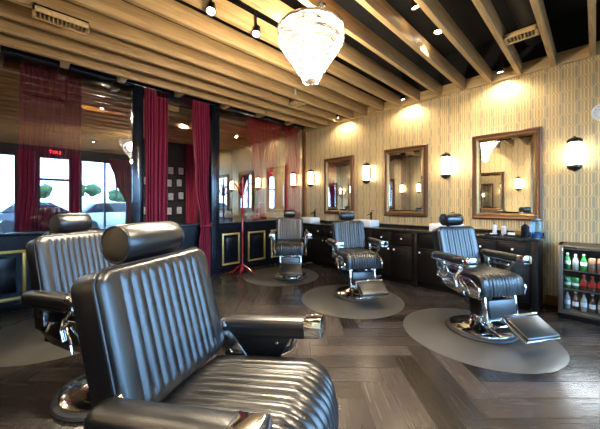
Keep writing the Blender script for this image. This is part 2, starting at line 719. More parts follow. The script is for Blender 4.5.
def moulding(y0, y1, n):
    m = MB()
    z0, z1, t = 0.13, 0.75, 0.035
    X0, X1 = PX - 0.012, PX + 0.012
    m.box(X0, X1, y0, y1, z1 - t, z1, 0.006).box(X0, X1, y0, y1, z0, z0 + t, 0.006)
    m.box(X0, X1, y0, y0 + t, z0 + t, z1 - t, 0.006).box(X0, X1, y1 - t, y1, z0 + t, z1 - t, 0.006)
    struct(m.build('trim_%d' % (60 + n), GOLD))
    struct(MB().box(PX - 0.012, PX + 0.004, y0 + 0.09, y1 - 0.09, z0 + 0.09, z1 - 0.09, 0.006).build('trim_%d' % (70 + n), NAVY))


for n, (a, c) in enumerate(((-0.55, -0.04), (0.12, 0.62), (0.72, 1.10), (2.69, 3.08), (3.28, 3.72), (3.88, 4.32))):
    moulding(a, c, n)


# ------------------------------------------------------------------ curtains
def curtain(name, x, zs, label, mat=VELVET, folds=7, amp=0.03, group=None, tie=None, tiecol=None, phase=0.0):
    """zs: list of (z, y_left, y_right, amp_factor) from top to bottom"""
    e = empty(name, (x, (zs[0][1] + zs[0][2]) / 2, 0), 0, label, 'curtain', group)
    y_off = e.location.y
    rows = []
    n = folds * 10
    nz = 60
    zt, zb = zs[0][0], zs[-1][0]
    for k in range(nz + 1):
        z = zt + (zb - zt) * k / nz
        for a, b_ in zip(zs, zs[1:]):
            if a[0] >= z >= b_[0]:
                f = (a[0] - z) / max(1e-6, a[0] - b_[0])
                f = f * f * (3 - 2 * f)
                ya, yb = a[1] + (b_[1] - a[1]) * f, a[2] + (b_[2] - a[2]) * f
                af = a[3] + (b_[3] - a[3]) * f
                break
        row = []
        for i in range(n + 1):
            u = i / n
            yy = ya + (yb - ya) * u
            ph = 2 * PI * folds * u + phase + 0.5 * math.sin(z * 1.7 + u * 9)
            xx = amp * af * (math.sin(ph) + 0.3 * math.sin(2.3 * ph + 1))
            yy += (yb - ya) / folds * 0.22 * math.sin(ph * 2 + 0.7)
            row.append((xx, yy - y_off, z))
        rows.append(row)
    o = MB().grid(rows).build('fabric', mat, e, smooth=80, recalc=False)
    so = o.modifiers.new('thick', 'SOLIDIFY')
    so.thickness = 0.004
    if tie:
        z, ya, yb = tie
        c = (ya + yb) / 2 - y_off
        r = (yb - ya) / 2 + 0.012
        pts = [(0.045 * math.cos(t * 2 * PI / 24), c + r * math.sin(t * 2 * PI / 24), z + 0.01 * math.sin(t * 2 * PI / 24)) for t in range(24)]
        MB().tube(pts, 0.014, 8, True).build('tieback', tiecol or GOLD, e)
    return e


ZT = BEAM + 0.07
curtain('curtain', PX - 0.28, [(ZT, -0.10, 0.30, 1), (1.6, -0.12, 0.2, 1), (0.98, -0.16, 0.16, 1)], 'crimson curtain behind the glass pane above the leftmost gold-trimmed panel', folds=7)
curtain('curtain', PX - 0.42, [(ZT, 0.22, 0.56, 1), (0.98, 0.16, 0.52, 1)], 'darker crimson curtain behind the glass, just beside the leftmost one', folds=6, phase=1)
curtain('curtain', PX + 0.085, [(ZT - 0.02, 1.31, 1.47, 1), (1.4, 1.31, 1.47, 1), (0.02, 1.31, 1.48, 1)], 'bright crimson curtain beside the blue-black post, on the near side of the doorless opening', folds=4, amp=0.035)
curtain('curtain', PX - 0.22, [(ZT, 1.50, 1.76, 1), (1.0, 1.48, 1.74, 1)], 'shadowed crimson curtain hanging just behind the bright one at the opening', folds=4, phase=2)
curtain('curtain', PX + 0.085, [(ZT - 0.02, 2.07, 2.36, 1), (1.6, 2.12, 2.38, 1), (0.95, 2.22, 2.41, 0.8), (0.6, 2.18, 2.41, 0.8), (0.02, 2.14, 2.39, 1.1)], 'long crimson curtain drawn in at its middle on the far side of the opening', folds=6, amp=0.04, tie=(0.93, 2.23, 2.40), tiecol=VELVET)
curtain('curtain', PX - 0.16, [(ZT, 3.35, 4.30, 1), (2.2, 3.50, 4.05, 1), (1.36, 3.66, 3.82, 0.5), (0.98, 3.50, 3.88, 0.9)], 'sheer red curtain cinched like an hourglass behind the glass of the far pane', SHEER, folds=10, amp=0.02, tie=(1.36, 3.67, 3.81), tiecol=GOLD)
curtain('curtain', PX - 0.16, [(ZT, 4.42, 4.93, 1), (0.98, 4.42, 4.93, 1)], 'sheer red curtain hanging straight behind the glass in the room corner', SHEER, folds=7, amp=0.02, phase=1.3)
curtain('curtain', PX - 3.42, [(BEAM + 0.005, 3.33, 3.7, 1), (0.02, 3.33, 3.7, 1)], 'dim crimson curtain in the far room beyond the opening, beside the framed pictures', folds=7)
curtain('curtain', PX - 0.24, [(ZT, -0.97, -0.62, 1), (0.98, -0.97, -0.66, 1)], 'crimson curtain in the corner by the opposite wall, glimpsed in the middle mirror', folds=6)
# storefront curtains, seen in the reflections
curtain('curtain', WX - 0.12, [(2.95, 2.0, 2.75, 1), (2.2, 2.2, 2.74, 1), (1.15, 2.6, 2.74, 0.5), (0.1, 2.5, 2.78, 1)], 'crimson curtain swept aside and tied at the storefront window, seen mirrored in the near pane', folds=8, tie=(1.15, 2.6, 2.74), tiecol=VELVET)
curtain('curtain', WX - 0.12, [(2.95, -0.30, 0.10, 1), (0.1, -0.25, 0.08, 1)], 'crimson curtain between the storefront door and the corner window', folds=6)
curtain('curtain', WX - 0.12, [(2.95, 1.0, 1.2, 1), (0.1, 1.0, 1.2, 1)], 'narrow crimson curtain between the storefront door and the wide window', folds=4)

# ------------------------------------------------------------------ framed pictures beyond the opening
pf = empty('picture_frame', (-8.5, 2.5, 1.2), 0, 'black framed photograph on the charcoal wall beyond the opening', 'picture frame', 'framed pictures beyond the opening')
MB().box(0, 0.03, -0.115, 0.115, -0.15, 0.15, 0.006).build('frame', BLACKMET, pf)
MB().box(0.03, 0.033, -0.07, 0.07, -0.10, 0.10).build('print', PHOTO, pf, smooth=0)
k = 0
for zi, z in enumerate((1.15, 1.55, 1.95, 2.32)):
    for yi in range(4):
        y = 2.30 + yi * 0.29 + (0.05 if zi % 2 else 0)
        lb = 'black framed photograph, %s in the %s row on the charcoal wall beyond the opening' % (['first', 'second', 'third', 'last'][yi], ['bottom', 'second lowest', 'second highest', 'top'][zi])
        if k == 0:
            pf.location = (-8.5, y, z)
            pf['label'] = lb
        else:
            copy_tree(pf, None, (-8.5, y, z + random.uniform(-0.03, 0.03)), 0, lb)
        k += 1


# ------------------------------------------------------------------ barber chair
def cushion_back(Wd, Hh, Tk):
    """upright fluted cushion: y across, z up, front towards +x"""
    W2, H2, r, Re = Wd / 2, Hh / 2, 0.055, 0.022
    ny, nz = 132, 44
    nfl = 10
    fw = Wd * 0.72

    def width(z):
        a = abs(z) - (H2 - r)
        return W2 if a <= 0 else W2 - r + math.sqrt(max(0, r * r - a * a))

    def edge(y, z):
        d = min(W2 - abs(y), H2 - abs(z))
        ay, az = abs(y) - (W2 - r), abs(z) - (H2 - r)
        if ay > 0 and az > 0:
            d = r - math.hypot(ay, az)
        return max(0, d)

    def front(y, z):
        e = edge(y, z)
        x = Tk
        if e < Re:
            x = Tk - Re + math.sqrt(max(0, Re * Re - (Re - e) ** 2))
        m = min(1, max(0, (H2 - abs(z) - 0.018) / 0.022))
        if abs(y) < fw / 2:
            t = (y + fw / 2) / fw * nfl
            x += m * (0.0075 * (abs(math.sin(PI * t)) ** 0.6) - 0.001)
        else:
            e2 = (abs(y) - fw / 2) / (W2 - fw / 2)
            x += m * 0.005 * math.sin(PI * min(1, e2 * 1.0)) ** 0.8
        return x
    zs = [-H2 + Hh * (0.5 - 0.5 * math.cos(PI * k / nz)) for k in range(nz + 1)]
    zs[0] += 1e-4
    zs[-1] -= 1e-4
    b = MB()
    rows = []
    for z in zs:
        w_ = width(z)
        rows.append([(front(w_ * (2 * i / ny - 1), z), w_ * (2 * i / ny - 1), z) for i in range(ny + 1)])
    b.grid(rows)
    # side walls and back
    loop = [rows[0][i] for i in range(ny + 1)] + [rows[k][-1] for k in range(1, nz + 1)] + [rows[-1][i] for i in range(ny - 1, -1, -1)] + [rows[k][0] for k in range(nz - 1, 0, -1)]
    l1 = [(p[0], p[1], p[2]) for p in loop]
    l2 = [(0.02, p[1], p[2]) for p in loop]
    l3 = [(0.0, p[1] * 0.94, p[2] * 0.94) for p in loop]
    l4 = [(-0.004, p[1] * 0.3, p[2] * 0.3) for p in loop]
    l5 = [(-0.004, p[1] * 0.001, p[2] * 0.001) for p in loop]
    b.grid([l1, l2, l3, l4, l5], True)
    bmesh.ops.remove_doubles(b.bm, verts=b.bm.verts, dist=2e-5)
    # piping loop
    pts = []
    for q in range(96):
        t = 2 * PI * q / 96
        c_, s_ = math.cos(t), math.sin(t)
        # rounded rectangle by support mapping
        yy = (W2 - r) * (1 if c_ > 0 else -1) * min(1, abs(c_) * 40) + r * c_
        zz = (H2 - r) * (1 if s_ > 0 else -1) * min(1, abs(s_) * 40) + r * s_
        pts.append((Tk - Re, yy, zz))
    return b, pts


def rr_loop(W2, H2, r, x):
    pts = []
    for (cy, cz, a0) in ((W2 - r, H2 - r, 0), (-(W2 - r), H2 - r, 90), (-(W2 - r), -(H2 - r), 180), (W2 - r, -(H2 - r), 270)):
        for q in range(7):
            a = R(a0 + q * 15)
            pts.append((x, cy + r * math.cos(a), cz + r * math.sin(a)))
    return pts


def cushion_seat(Wd, bl=0.018):
    """fluted seat, top path from back to front lip; returns builder"""
    W2 = Wd / 2
    path = []
    for k in range(12):
        x = -0.25 + 0.43 * k / 11
        path.append((x, 0.0 + 0.018 * (x + 0.25), 0.0, 1.0))
    cx, cz, rr = 0.18, -0.085, 0.093
    for k in range(1, 10):
        a = R(90 - 9.5 * k)
        path.append((cx + rr * math.cos(a), cz + rr * math.sin(a), math.cos(a), math.sin(a)))
    path.append((cx + rr + 0.008, cz - 0.05, 1, 0))
    path.append((cx + rr + 0.004, cz - 0.095, 1, 0))
    ny = 132
    nfl = 10
    fw = Wd * 0.74
    rows = []
    for j, (x, z, nx, nz) in enumerate(path):
        row = []
        for i in range(ny + 1):
            y = W2 * (2 * i / ny - 1)
            e = W2 - abs(y)
            off = 0
            if e < 0.03:
                off = -0.03 + math.sqrt(max(0, 0.03 ** 2 - (0.03 - e) ** 2))
            m = min(1, j / 2.5)
            if abs(y) < fw / 2:
                t = (y + fw / 2) / fw * nfl
                off += m * 0.009 * abs(math.sin(PI * t)) ** 0.7
            bulge = bl * (1 - (y / W2) ** 2)
            row.append((x + nx * (off + bulge), y, z + nz * (off + bulge * 0.6)))
        rows.append(row)
    b = MB()
    b.grid(rows)
    low = []
    for j, (x, z, nx, nz) in enumerate(path):
        xb = min(x, 0.262)
        low.append([(xb, rows[j][i][1], -0.182) for i in range(ny + 1)])
    b.grid(low)
    b.grid([[r_[0] for r_ in rows], [r_[0] for r_ in low]])
    b.grid([[r_[-1] for r_ in rows], [r_[-1] for r_ in low]])
    b.grid([rows[0], low[0]])
    b.grid([rows[-1], low[-1]])
    bmesh.ops.remove_doubles(b.bm, verts=b.bm.verts, dist=1e-5)
    return b, path, W2


def make_chair(loc, rz, label, tilt=0, recline=14, panel=False, foot=True, dz=0.0, bz=0.03, bx=0, hz=0, az=-0.03, Wb=0.50, Hb=0.44, hl=0.11):
    e = empty('barber_chair', loc, R(rz), label, 'barber chair', 'barber chairs')
    TM = T(0, 0, 0.42 + dz) @ RYm(-tilt) @ T(0, 0, -0.42)
    # base
    MB().lathe([(0, 0.002), (0.315, 0.002), (0.325, 0.012), (0.315, 0.028), (0.29, 0.034), (0, 0.034)], 56).build('base_ring', RUBBER, e)
    MB().lathe([(0, 0.034), (0.285, 0.034), (0.283, 0.046), (0.25, 0.060), (0.20, 0.070), (0.13, 0.085), (0.095, 0.11), (0.085, 0.15), (0, 0.15)], 56).build('base_plate', CHROME, e)
    MB().lathe([(0, 0.13), (0.062, 0.13), (0.062, 0.30), (0.075, 0.31), (0.075, 0.40 + dz), (0, 0.40 + dz)], 32).build('column', CHROME, e)
    MB().box(-0.06, 0.08, -0.085, 0.085, 0.17, 0.36, 0.02).build('pump_housing', BLACKMET, e)
    lv = MB().tube([(0.02, 0.08, 0.20), (0.0, 0.20, 0.225), (-0.04, 0.34, 0.235)], 0.011, 10).build('pump_lever', CHROME, e)
    MB().tube([(-0.035, 0.32, 0.234), (-0.055, 0.41, 0.238)], 0.017, 12).build('grip', RUBBER, lv)
    # under-frame
    b = MB()
    b.box(-0.20, 0.22, -0.16, -0.135, 0.375, 0.425, 0.005).box(-0.20, 0.22, 0.135, 0.16, 0.375, 0.425, 0.005)
    b.box(-0.10, 0.10, -0.16, 0.16, 0.37, 0.40, 0.005)
    b.xf(TM).build('seat_frame', CHROME, e)
    # chrome pan (side skirts)
    poly = [(-0.265, 0.60), (-0.275, 0.56), (-0.25, 0.50), (-0.14, 0.435), (0.02, 0.415), (0.20, 0.42), (0.258, 0.435), (0.272, 0.50), (0.262, 0.53), (0.235, 0.545), (0.20, 0.58), (0.12, 0.60)]
    for s_ in (-1, 1):
        b = MB().prism(poly, 'Y', s_ * 0.262, s_ * 0.284, 0.005)
        b.xf(TM).build('side_skirt', CHROME, e)
    MB().box(-0.26, 0.25, -0.264, 0.264, 0.425, 0.455, 0.01).xf(TM).build('seat_pan', BLACKMET, e)
    # seat
    b, path, W2 = cushion_seat(0.52 if panel else 0.49, 0.042 if panel else 0.02)
    b.xf(TM @ T(0, 0, 0.63)).build('seat', LEATHER, e, smooth=60)
    pp = []
    for s_ in (-1, 1):
        pb = MB().tube([(x + nx * -0.012, s_ * (W2 - 0.004), z + nz * -0.012) for (x, z, nx, nz) in path], 0.006, 8)
        pb.xf(TM @ T(0, 0, 0.63)).build('seat_piping', PIPING, e)
    # backrest
    b, _ = cushion_back(Wb, Hb, 0.145)
    BT = TM @ T(-0.215 + bx, 0, 0.585 + bz) @ RYm(-recline) @ T(-0.14, 0, Hb / 2 + 0.02)
    b.xf(BT)
    br = b.build('backrest', LEATHER, e, smooth=60)
    MB().tube(rr_loop(Wb / 2 + 0.001, Hb / 2 + 0.001, 0.055, 0.124), 0.0055, 8, True).xf(BT).build('piping', PIPING, br)
    # headrest
    HT = BT @ T(0.045, 0, Hb / 2 + hz)

    hp = MB().box(-0.035, -0.023, -0.022, 0.022, -0.12, 0.13, 0.003)
    hp.xf(HT)

    b = MB()
    prof = [(0, -hl), (0.058, -hl), (0.067, -hl + 0.003), (0.072, -hl + 0.013), (0.074, -0.06), (0.0745, 0), (0.074, 0.06), (0.072, hl - 0.013), (0.067, hl - 0.003), (0.058, hl), (0, hl)]
    b.lathe(prof, 40, RX(90))
    b.xf(HT @ T(0.035, 0, 0.095))
    hr = b.build('headrest', LEATHER, e, smooth=50)
    hp.build('post', CHROME, hr)
    for s_ in (-1, 1):
        pts = [(0.067 * math.cos(2 * PI * q / 32), s_ * (hl - 0.002), 0.067 * math.sin(2 * PI * q / 32)) for q in range(32)]
        MB().tube(pts, 0.004, 6, True).xf(HT @ T(0.035, 0, 0.095)).build('piping', PIPING, hr)
    # hinge plates between backrest and seat
    for s_ in (-1, 1):
        b = MB().prism([(-0.30, 0.52), (-0.20, 0.50), (-0.12, 0.60), (-0.16, 0.66), (-0.24, 0.78), (-0.31, 0.76)], 'Y', s_ * 0.276, s_ * 0.290, 0.004)
        b.tube([(-0.225, s_ * 0.272, 0.62), (-0.225, s_ * 0.302, 0.62)], 0.022, 16)
        b.xf(TM).build('hinge_plate', CHROME, e)
    AT = TM @ T(0, 0, az)
    # arms
    for s_ in (-1, 1):
        y = s_ * 0.325
        ar = MB()
        # upholstered pad with rounded top
        prof = [(-0.048, 0.0), (-0.05, 0.03), (-0.046, 0.052), (-0.032, 0.064), (0, 0.069), (0.032, 0.064), (0.046, 0.052), (0.05, 0.03), (0.048, 0.0)]
        rows = []
        xs = [-0.29, -0.285, -0.27, -0.24, -0.1, 0.05, 0.17]
        sc = [0.55, 0.75, 0.92, 1, 1, 1, 0.97]
        for xv, k in zip(xs, sc):
            rows.append([(xv, y + p * (0.8 + 0.2 * k if xv < -0.2 else 1) * (k if xv < -0.25 else 1), 0.765 + q * k) for p, q in prof])
        ar.grid(rows)
        ar.grid([[rows[k][0] for k in range(len(rows))], [rows[k][-1] for k in range(len(rows))]])
        for rw in (rows[0], rows[-1]):
            f = [ar.bm.verts.new(p) for p in rw]
            ar.bm.faces.new(f)
        bmesh.ops.remove_doubles(ar.bm, verts=ar.bm.verts, dist=1e-5)
        arm = ar.xf(AT).build('armrest', LEATHER, e, smooth=50)
        MB().prism([(y - 0.052, 0.755), (y + 0.052, 0.755), (y + 0.054, 0.80), (y + 0.046, 0.826), (y + 0.03, 0.836), (y - 0.03, 0.836), (y - 0.046, 0.826), (y - 0.054, 0.80)], 'X', 0.165, 0.245, 0.004).xf(AT).build('chrome_cap', CHROME, arm)
        MB().box(-0.28, 0.17, y - 0.046, y + 0.046, 0.750, 0.766, 0.004).xf(AT).build('arm_rail', BLACKMET if panel else CHROME, arm)
        b = MB()
        if panel:
            b.prism([(-0.25, 0.755 + az), (0.10, 0.755 + az), (0.02, 0.585), (-0.22, 0.575)], 'Y', y - s_ * 0.045, y - s_ * 0.030, 0.003)
            b.xf(TM).build('side_panel', BLACKMET, e)
            MB().lathe([(0, 0), (0.008, 0), (0.006, 0.005), (0, 0.006)], 12, T(0.03, y - s_ * 0.046, 0.68) @ RX(90 * s_)).xf(TM).build('screw', CHROME, e)
        b = MB()
        yo = y - s_ * 0.02
        b.tube([(0.12, yo, 0.755 + az), (0.09, yo, 0.70 + az), (0.03, yo - s_ * 0.005, 0.62), (-0.02, y - s_ * 0.035, 0.54), (0.0, y - s_ * 0.036, 0.47)], 0.013, 10)
        b.box(-0.20, 0.06, y - s_ * 0.02 - 0.012, y - s_ * 0.02 + 0.012, 0.66, 0.69, 0.004)
        b.box(-0.20, -0.17, y - s_ * 0.03 - 0.01, y - s_ * 0.03 + 0.01, 0.55, 0.755 + az, 0.004)
        b.xf(TM).build('arm_bracket', CHROME, e)
    # recline lever on the sitter's side
    MB().tube([(0.05, -0.30, 0.56), (0.11, -0.315, 0.50), (0.13, -0.315, 0.42)], 0.008, 8).xf(TM).build('recline_lever', CHROME, e)
    if foot:
        # leg panel: padded board framed in chrome, hanging from the seat front
        LT = T(0.245, 0, 0.315 + dz) @ RYm(-8)
        MB().box(-0.012, 0.022, -0.165, 0.165, -0.085, 0.085, 0.016, seg=3).xf(LT).build('leg_panel', LEATHER, e)
        b = MB()
        b.box(-0.03, 0.010, -0.19, -0.168, -0.12, 0.12, 0.004).box(-0.03, 0.010, 0.168, 0.19, -0.12, 0.12, 0.004)
        b.box(-0.03, 0.004, -0.19, 0.19, -0.115, -0.092, 0.004)
        b.xf(LT)
        b.tube([(0.14, -0.14, 0.39), (0.22, -0.165, 0.40), (0.245, -0.178, 0.36)], 0.012, 8)
        b.tube([(0.14, 0.14, 0.39), (0.22, 0.165, 0.40), (0.245, 0.178, 0.36)], 0.012, 8)
        b.build('leg_frame', CHROME, e)
        fr = MB()
        for s_ in (-1, 1):
            fr.tube([(0.235, s_ * 0.178, 0.22), (0.28, s_ * 0.178, 0.15), (0.38, s_ * 0.17, 0.14), (0.50, s_ * 0.165, 0.18)], 0.012, 8)
        fr.tube([(0.28, -0.178, 0.15), (0.28, 0.178, 0.15)], 0.010, 8)
        FT = T(0.53, 0, 0.235) @ RYm(27)
        fp = MB()
        fp.box(-0.11, 0.115, -0.175, 0.175, 0.0, 0.035, 0.012, seg=3)
        fr2 = MB().box(-0.12, 0.12, -0.183, 0.183, -0.018, 0.004, 0.005)
        fr2.box(-0.132, -0.112, -0.183, 0.183, -0.018, 0.042, 0.004)
        fr.build('footrest_arms', CHROME, e)
        fo = fp.xf(FT).build('footrest', LEATHER, e)
        fr2.xf(FT).build('footrest_frame', CHROME, fo)
    return e


def world(d, lat):
    a = R(46.3)
    return (-math.sin(a) * d + math.cos(a) * lat, math.cos(a) * d + math.sin(a) * lat)


main_xy = world(1.13, -0.17)
make_chair((-0.877, 0.575, 0), 29.4, 'large black leather barber chair nearest the viewer, cut off at the bottom of the picture', tilt=6, recline=9.3, panel=True, dz=0.009, bz=0.06, bx=-0.015, az=-0.05, Wb=0.556, Hb=0.488, hl=0.143, hz=-0.015)
c4 = world(2.03, -1.37)
make_chair((*c4, 0), 25, 'black fluted barber chair directly behind the nearest one, its round chrome base on bare planks', panel=True, recline=12, tilt=3, bz=0.06, az=-0.05, Wb=0.54, Hb=0.47, hl=0.11)
c5 = world(3.05, -2.2)
make_chair((*c5, 0), 25, 'barber chair almost hidden behind the second chair of the near row', panel=True, recline=14, dz=-0.04, Wb=0.54, Hb=0.47, hl=0.135)
c3 = make_chair((-0.84, 3.43, 0), -31, 'barber chair closest to the drinks cooler, footrest swung out over its mat')
copy_tree(c3, None, (-2.41, 3.44, 0), R(-33), 'middle one of the three barber chairs facing out from the papered wall')
copy_tree(c3, None, (-3.85, 3.43, 0), R(-40), 'barber chair farthest away, nearest the red coat stand')
for (x, y, lb) in ((-4.04, 3.37, 'round charcoal mat under the farthest chair near the coat stand'), (-2.36, 3.25, 'round charcoal mat under the middle chair of the far row'), (-0.85, 3.31, 'round charcoal mat under the chair beside the drinks cooler'), (-3.87, 0.29, 'round charcoal mat by the gold-trimmed panels, under the hidden chair')):
    o = MB().lathe([(0, 0.0), (0.69, 0.0), (0.70, 0.0018), (0.66, 0.0045), (0.64, 0.006), (0, 0.006)], 72).build('floor_mat', MATM)
    o.location = (x, y, 0.0005)
    tag(o, lb, 'floor mat', 'floor mats')
# chairs standing on mats are lifted by the mat thickness
for o in list(bpy.data.objects):
    if o.parent is None and o.name.startswith('barber_chair') and o.location.y > 2:
        o.location.z = 0.005
    if o.parent is None and o.name.startswith('barber_chair') and o.location.x < -3.5 and o.location.y < 2:
        o.location.z = 0.005

# ------------------------------------------------------------------ counters along the papered wall
CY0 = 4.46
tag(MB().box(PX + 0.02, -0.46, CY0 - 0.02, GY - 0.002, 0.865, 0.90, 0.005).build('countertop', STONE), 'long black stone worktop running under the mirrors', 'countertop')
tag(MB().box(PX + 0.06, -0.47, GY - 0.022, GY - 0.002, 0.901, 0.95, 0.003).build('backsplash', STONE), 'low black stone upstand between the worktop and the gold wallpaper', 'backsplash')


def knob_bm(x, y, z, r=0.014):
    return MB().lathe([(0, -0.026), (0.006, -0.026), (0.006, -0.012), (r, -0.008), (r * 1.05, 0.0), (r * 0.7, 0.007), (0, 0.009)], 16, T(x, y, z) @ RX(90) @ Matrix.Scale(-1, 4, (0, 0, 1)) @ RX(180))


def panel_front(b, x0, x1, z0, z1, y):
    b.box(x0, x1, y - 0.018, y, z0, z1, 0.004)
    t = 0.045 if z1 - z0 > 0.25 else 0.028
    b.box(x0 + t, x1 - t, y - 0.024, y - 0.016, z0 + t, z1 - t, 0.006)
    return b


def cabinet(x0, x1, kind, label):
    xc = (x0 + x1) / 2
    e = empty('vanity_cabinet', (xc, CY0 + 0.02, 0), 0, label, 'cabinet', 'vanity cabinets under the worktop')
    hw = (x1 - x0) / 2 - 0.001
    b = MB().box(-hw, hw, 0.0, 0.475, 0.08, 0.862).box(-hw, hw, 0.04, 0.47, 0.0, 0.08)
    b.build('body', DARKWOOD, e, smooth=0)

    def kn(x, z, par):
        knob_bm(x, -0.032, z).build('knob', PEARL, par)
    if kind == 'drawers':
        for s_ in (-1, 1):
            xa, xb = (-hw + 0.01, -0.006) if s_ < 0 else (0.006, hw - 0.01)
            d = panel_front(MB(), xa, xb, 0.645, 0.85, -0.001).build('drawer', DARKWOOD, e)
            kn((xa + xb) / 2, 0.75, d)
            d = panel_front(MB(), xa, xb, 0.10, 0.63, -0.001).build('door', DARKWOOD, e)
            kn(s_ * 0.05, 0.56, d)
    elif kind == 'sink':
        d = panel_front(MB(), -hw + 0.08, hw - 0.08, 0.645, 0.85, -0.001).build('drawer', DARKWOOD, e)
        d = panel_front(MB(), -hw + 0.08, hw - 0.08, 0.10, 0.63, -0.001).build('door', DARKWOOD, e)
        kn(-hw + 0.115, 0.56, d)
        for s_ in (-1, 1):
            b = MB().box(s_ * (hw - 0.04) - 0.035, s_ * (hw - 0.04) + 0.035, -0.03, 0.0, 0.02, 0.862, 0.006)
            b.box(s_ * (hw - 0.04) - 0.04, s_ * (hw - 0.04) + 0.04, -0.036, 0.0, 0.0, 0.10, 0.006)
            b.box(s_ * (hw - 0.04) - 0.014, s_ * (hw - 0.04) + 0.014, -0.036, -0.02, 0.16, 0.80, 0.005)
            b.build('pilaster', DARKWOOD, e)
    return e


cabinet(-4.90, -4.29, 'drawers', 'dark wood cabinet in the corner, first of the row beside the partition')
cabinet(-4.29, -3.55, 'drawers', 'dark wood cabinet of drawers and doors under the farthest mirror')
cabinet(-3.55, -2.78, 'sink', 'dark wood cabinet between pilasters, below the middle white basin')
cabinet(-2.78, -2.04, 'drawers', 'dark wood cabinet of drawers and doors under the middle mirror')
cabinet(-2.04, -1.27, 'sink', 'dark wood cabinet between pilasters, below the white basin nearest the cooler')
cabinet(-1.27, -0.55, 'drawers', 'dark wood cabinet of drawers under the largest, nearest mirror')
b = MB().box(-0.548, -0.48, 4.45, 4.955, 0, 0.862, 0.005).box(-0.478, -0.474, 4.52, 4.90, 0.12, 0.80, 0.002)
tag(b.build('end_panel', DARKWOOD), 'dark wood end panel closing the cabinet row beside the drinks cooler', 'end panel')


# basins with faucets
def basin(x, lb1, lb2):
    b = MB()
    t = bmesh.new()
    b.box(x - 0.21, x + 0.21, 4.54, 4.86, 0.901, 1.02, 0.012)
    bowl = b.build('basin', CERAMIC)
    # hollow the basin with an inner box cut
    me = bowl.data
    bm = bmesh.new()
    bm.from_mesh(me)
    top = [f for f in bm.faces if f.normal.z > 0.9 and f.calc_area() > 0.05]
    r = bmesh.ops.inset_region(bm, faces=top, thickness=0.012)
    bmesh.ops.translate(bm, verts=list({v for f in top for v in f.verts}), vec=(0, 0, -0.09))
    bm.to_mesh(me)
    bm.free()
    tag(bowl, lb1, 'basin', 'white vessel basins')
    e = empty('faucet', (x - 0.0, 4.90, 0.90), 0, lb2, 'faucet', 'black faucets')
    MB().lathe([(0, 0.001), (0.028, 0.001), (0.026, 0.012), (0.019, 0.02), (0.018, 0.24), (0.021, 0.245), (0.021, 0.27), (0, 0.272)], 20).build('body', BLACKMET, e)
    MB().tube([(0, 0, 0.21), (0, -0.06, 0.225), (0, -0.13, 0.21)], 0.012, 10).build('spout', BLACKMET, e)
    MB().tube([(0, 0, 0.272), (0, 0.012, 0.29), (0.05, 0.012, 0.305)], 0.007, 8).build('handle', BLACKMET, e)


basin(-4.62, 'white basin at the corner end of the worktop', 'black faucet behind the basin at the corner end')
basin(-3.08, 'white basin behind the middle barber chair', 'black faucet behind the basin at the middle chair')
basin(-1.60, 'white basin behind the backrest of the chair near the cooler', 'black faucet above the headrest of the chair near the cooler')


# ------------------------------------------------------------------ mirrors and sconces
def mirror(x, zc, y, rz, label, w_=0.82, h_=1.26):
    e = empty('wall_mirror', (x, y, zc), rz, label, 'mirror', 'framed wall mirrors')
    prof = [(0.0, 0.0), (0.0, 0.045), (0.018, 0.055), (0.035, 0.046), (0.055, 0.040)]   # (inward, out)
    def ring(ins, out):
        return [(-w_ / 2 + ins, -out, -h_ / 2 + ins), (w_ / 2 - ins, -out, -h_ / 2 + ins), (w_ / 2 - ins, -out, h_ / 2 - ins), (-w_ / 2 + ins, -out, h_ / 2 - ins)]
    b = MB().grid([ring(i, o) for i, o in prof] + [ring(0.055, 0.0), ring(0, 0)], True)
    b.build('frame', BRONZEFR, e, smooth=25)
    b = MB().grid([ring(i, o) for i, o in ((0.055, 0.0), (0.055, 0.048), (0.066, 0.05), (0.080, 0.035), (0.092, 0.020), (0.092, 0.0))] + [ring(0.055, 0.0)], True)
    b.build('inner_lip', GILT, e, smooth=25)
    b = MB().grid([ring(0.0915, 0.006), ring(0.0915, 0.014), ring(0.115, 0.018)], True)
    vs = [b.bm.verts.new(p) for p in ring(0.115, 0.018)]
    b.bm.faces.new(vs)
    vs = [b.bm.verts.new(p) for p in ring(0.0915, 0.006)]
    b.bm.faces.new(vs)
    bmesh.ops.remove_doubles(b.bm, verts=b.bm.verts, dist=1e-5)
    b.build('mirror_glass', MIRROR, e, smooth=0)
    return e


mirror(-0.90, 1.735, GY - 0.001, 0, 'largest-looking bronze framed mirror, above the worktop end near the drinks cooler')
mirror(-2.40, 1.735, GY - 0.001, 0, 'bronze framed mirror in the middle of the papered wall')
mirror(-3.93, 1.735, GY - 0.001, 0, 'bronze framed mirror nearest the room corner')
for x, w_ in ((-0.90, 'first'), (-2.40, 'second'), (-3.93, 'third')):
    mirror(x, 1.735, OY + 0.001, PI, {'first': 'bronze framed mirror on the opposite papered wall, seen only as the outermost reflected frame', 'second': 'bronze framed mirror reflected inside the largest-looking mirror', 'third': 'bronze framed mirror on the opposite papered wall beside the partition'}[w_])


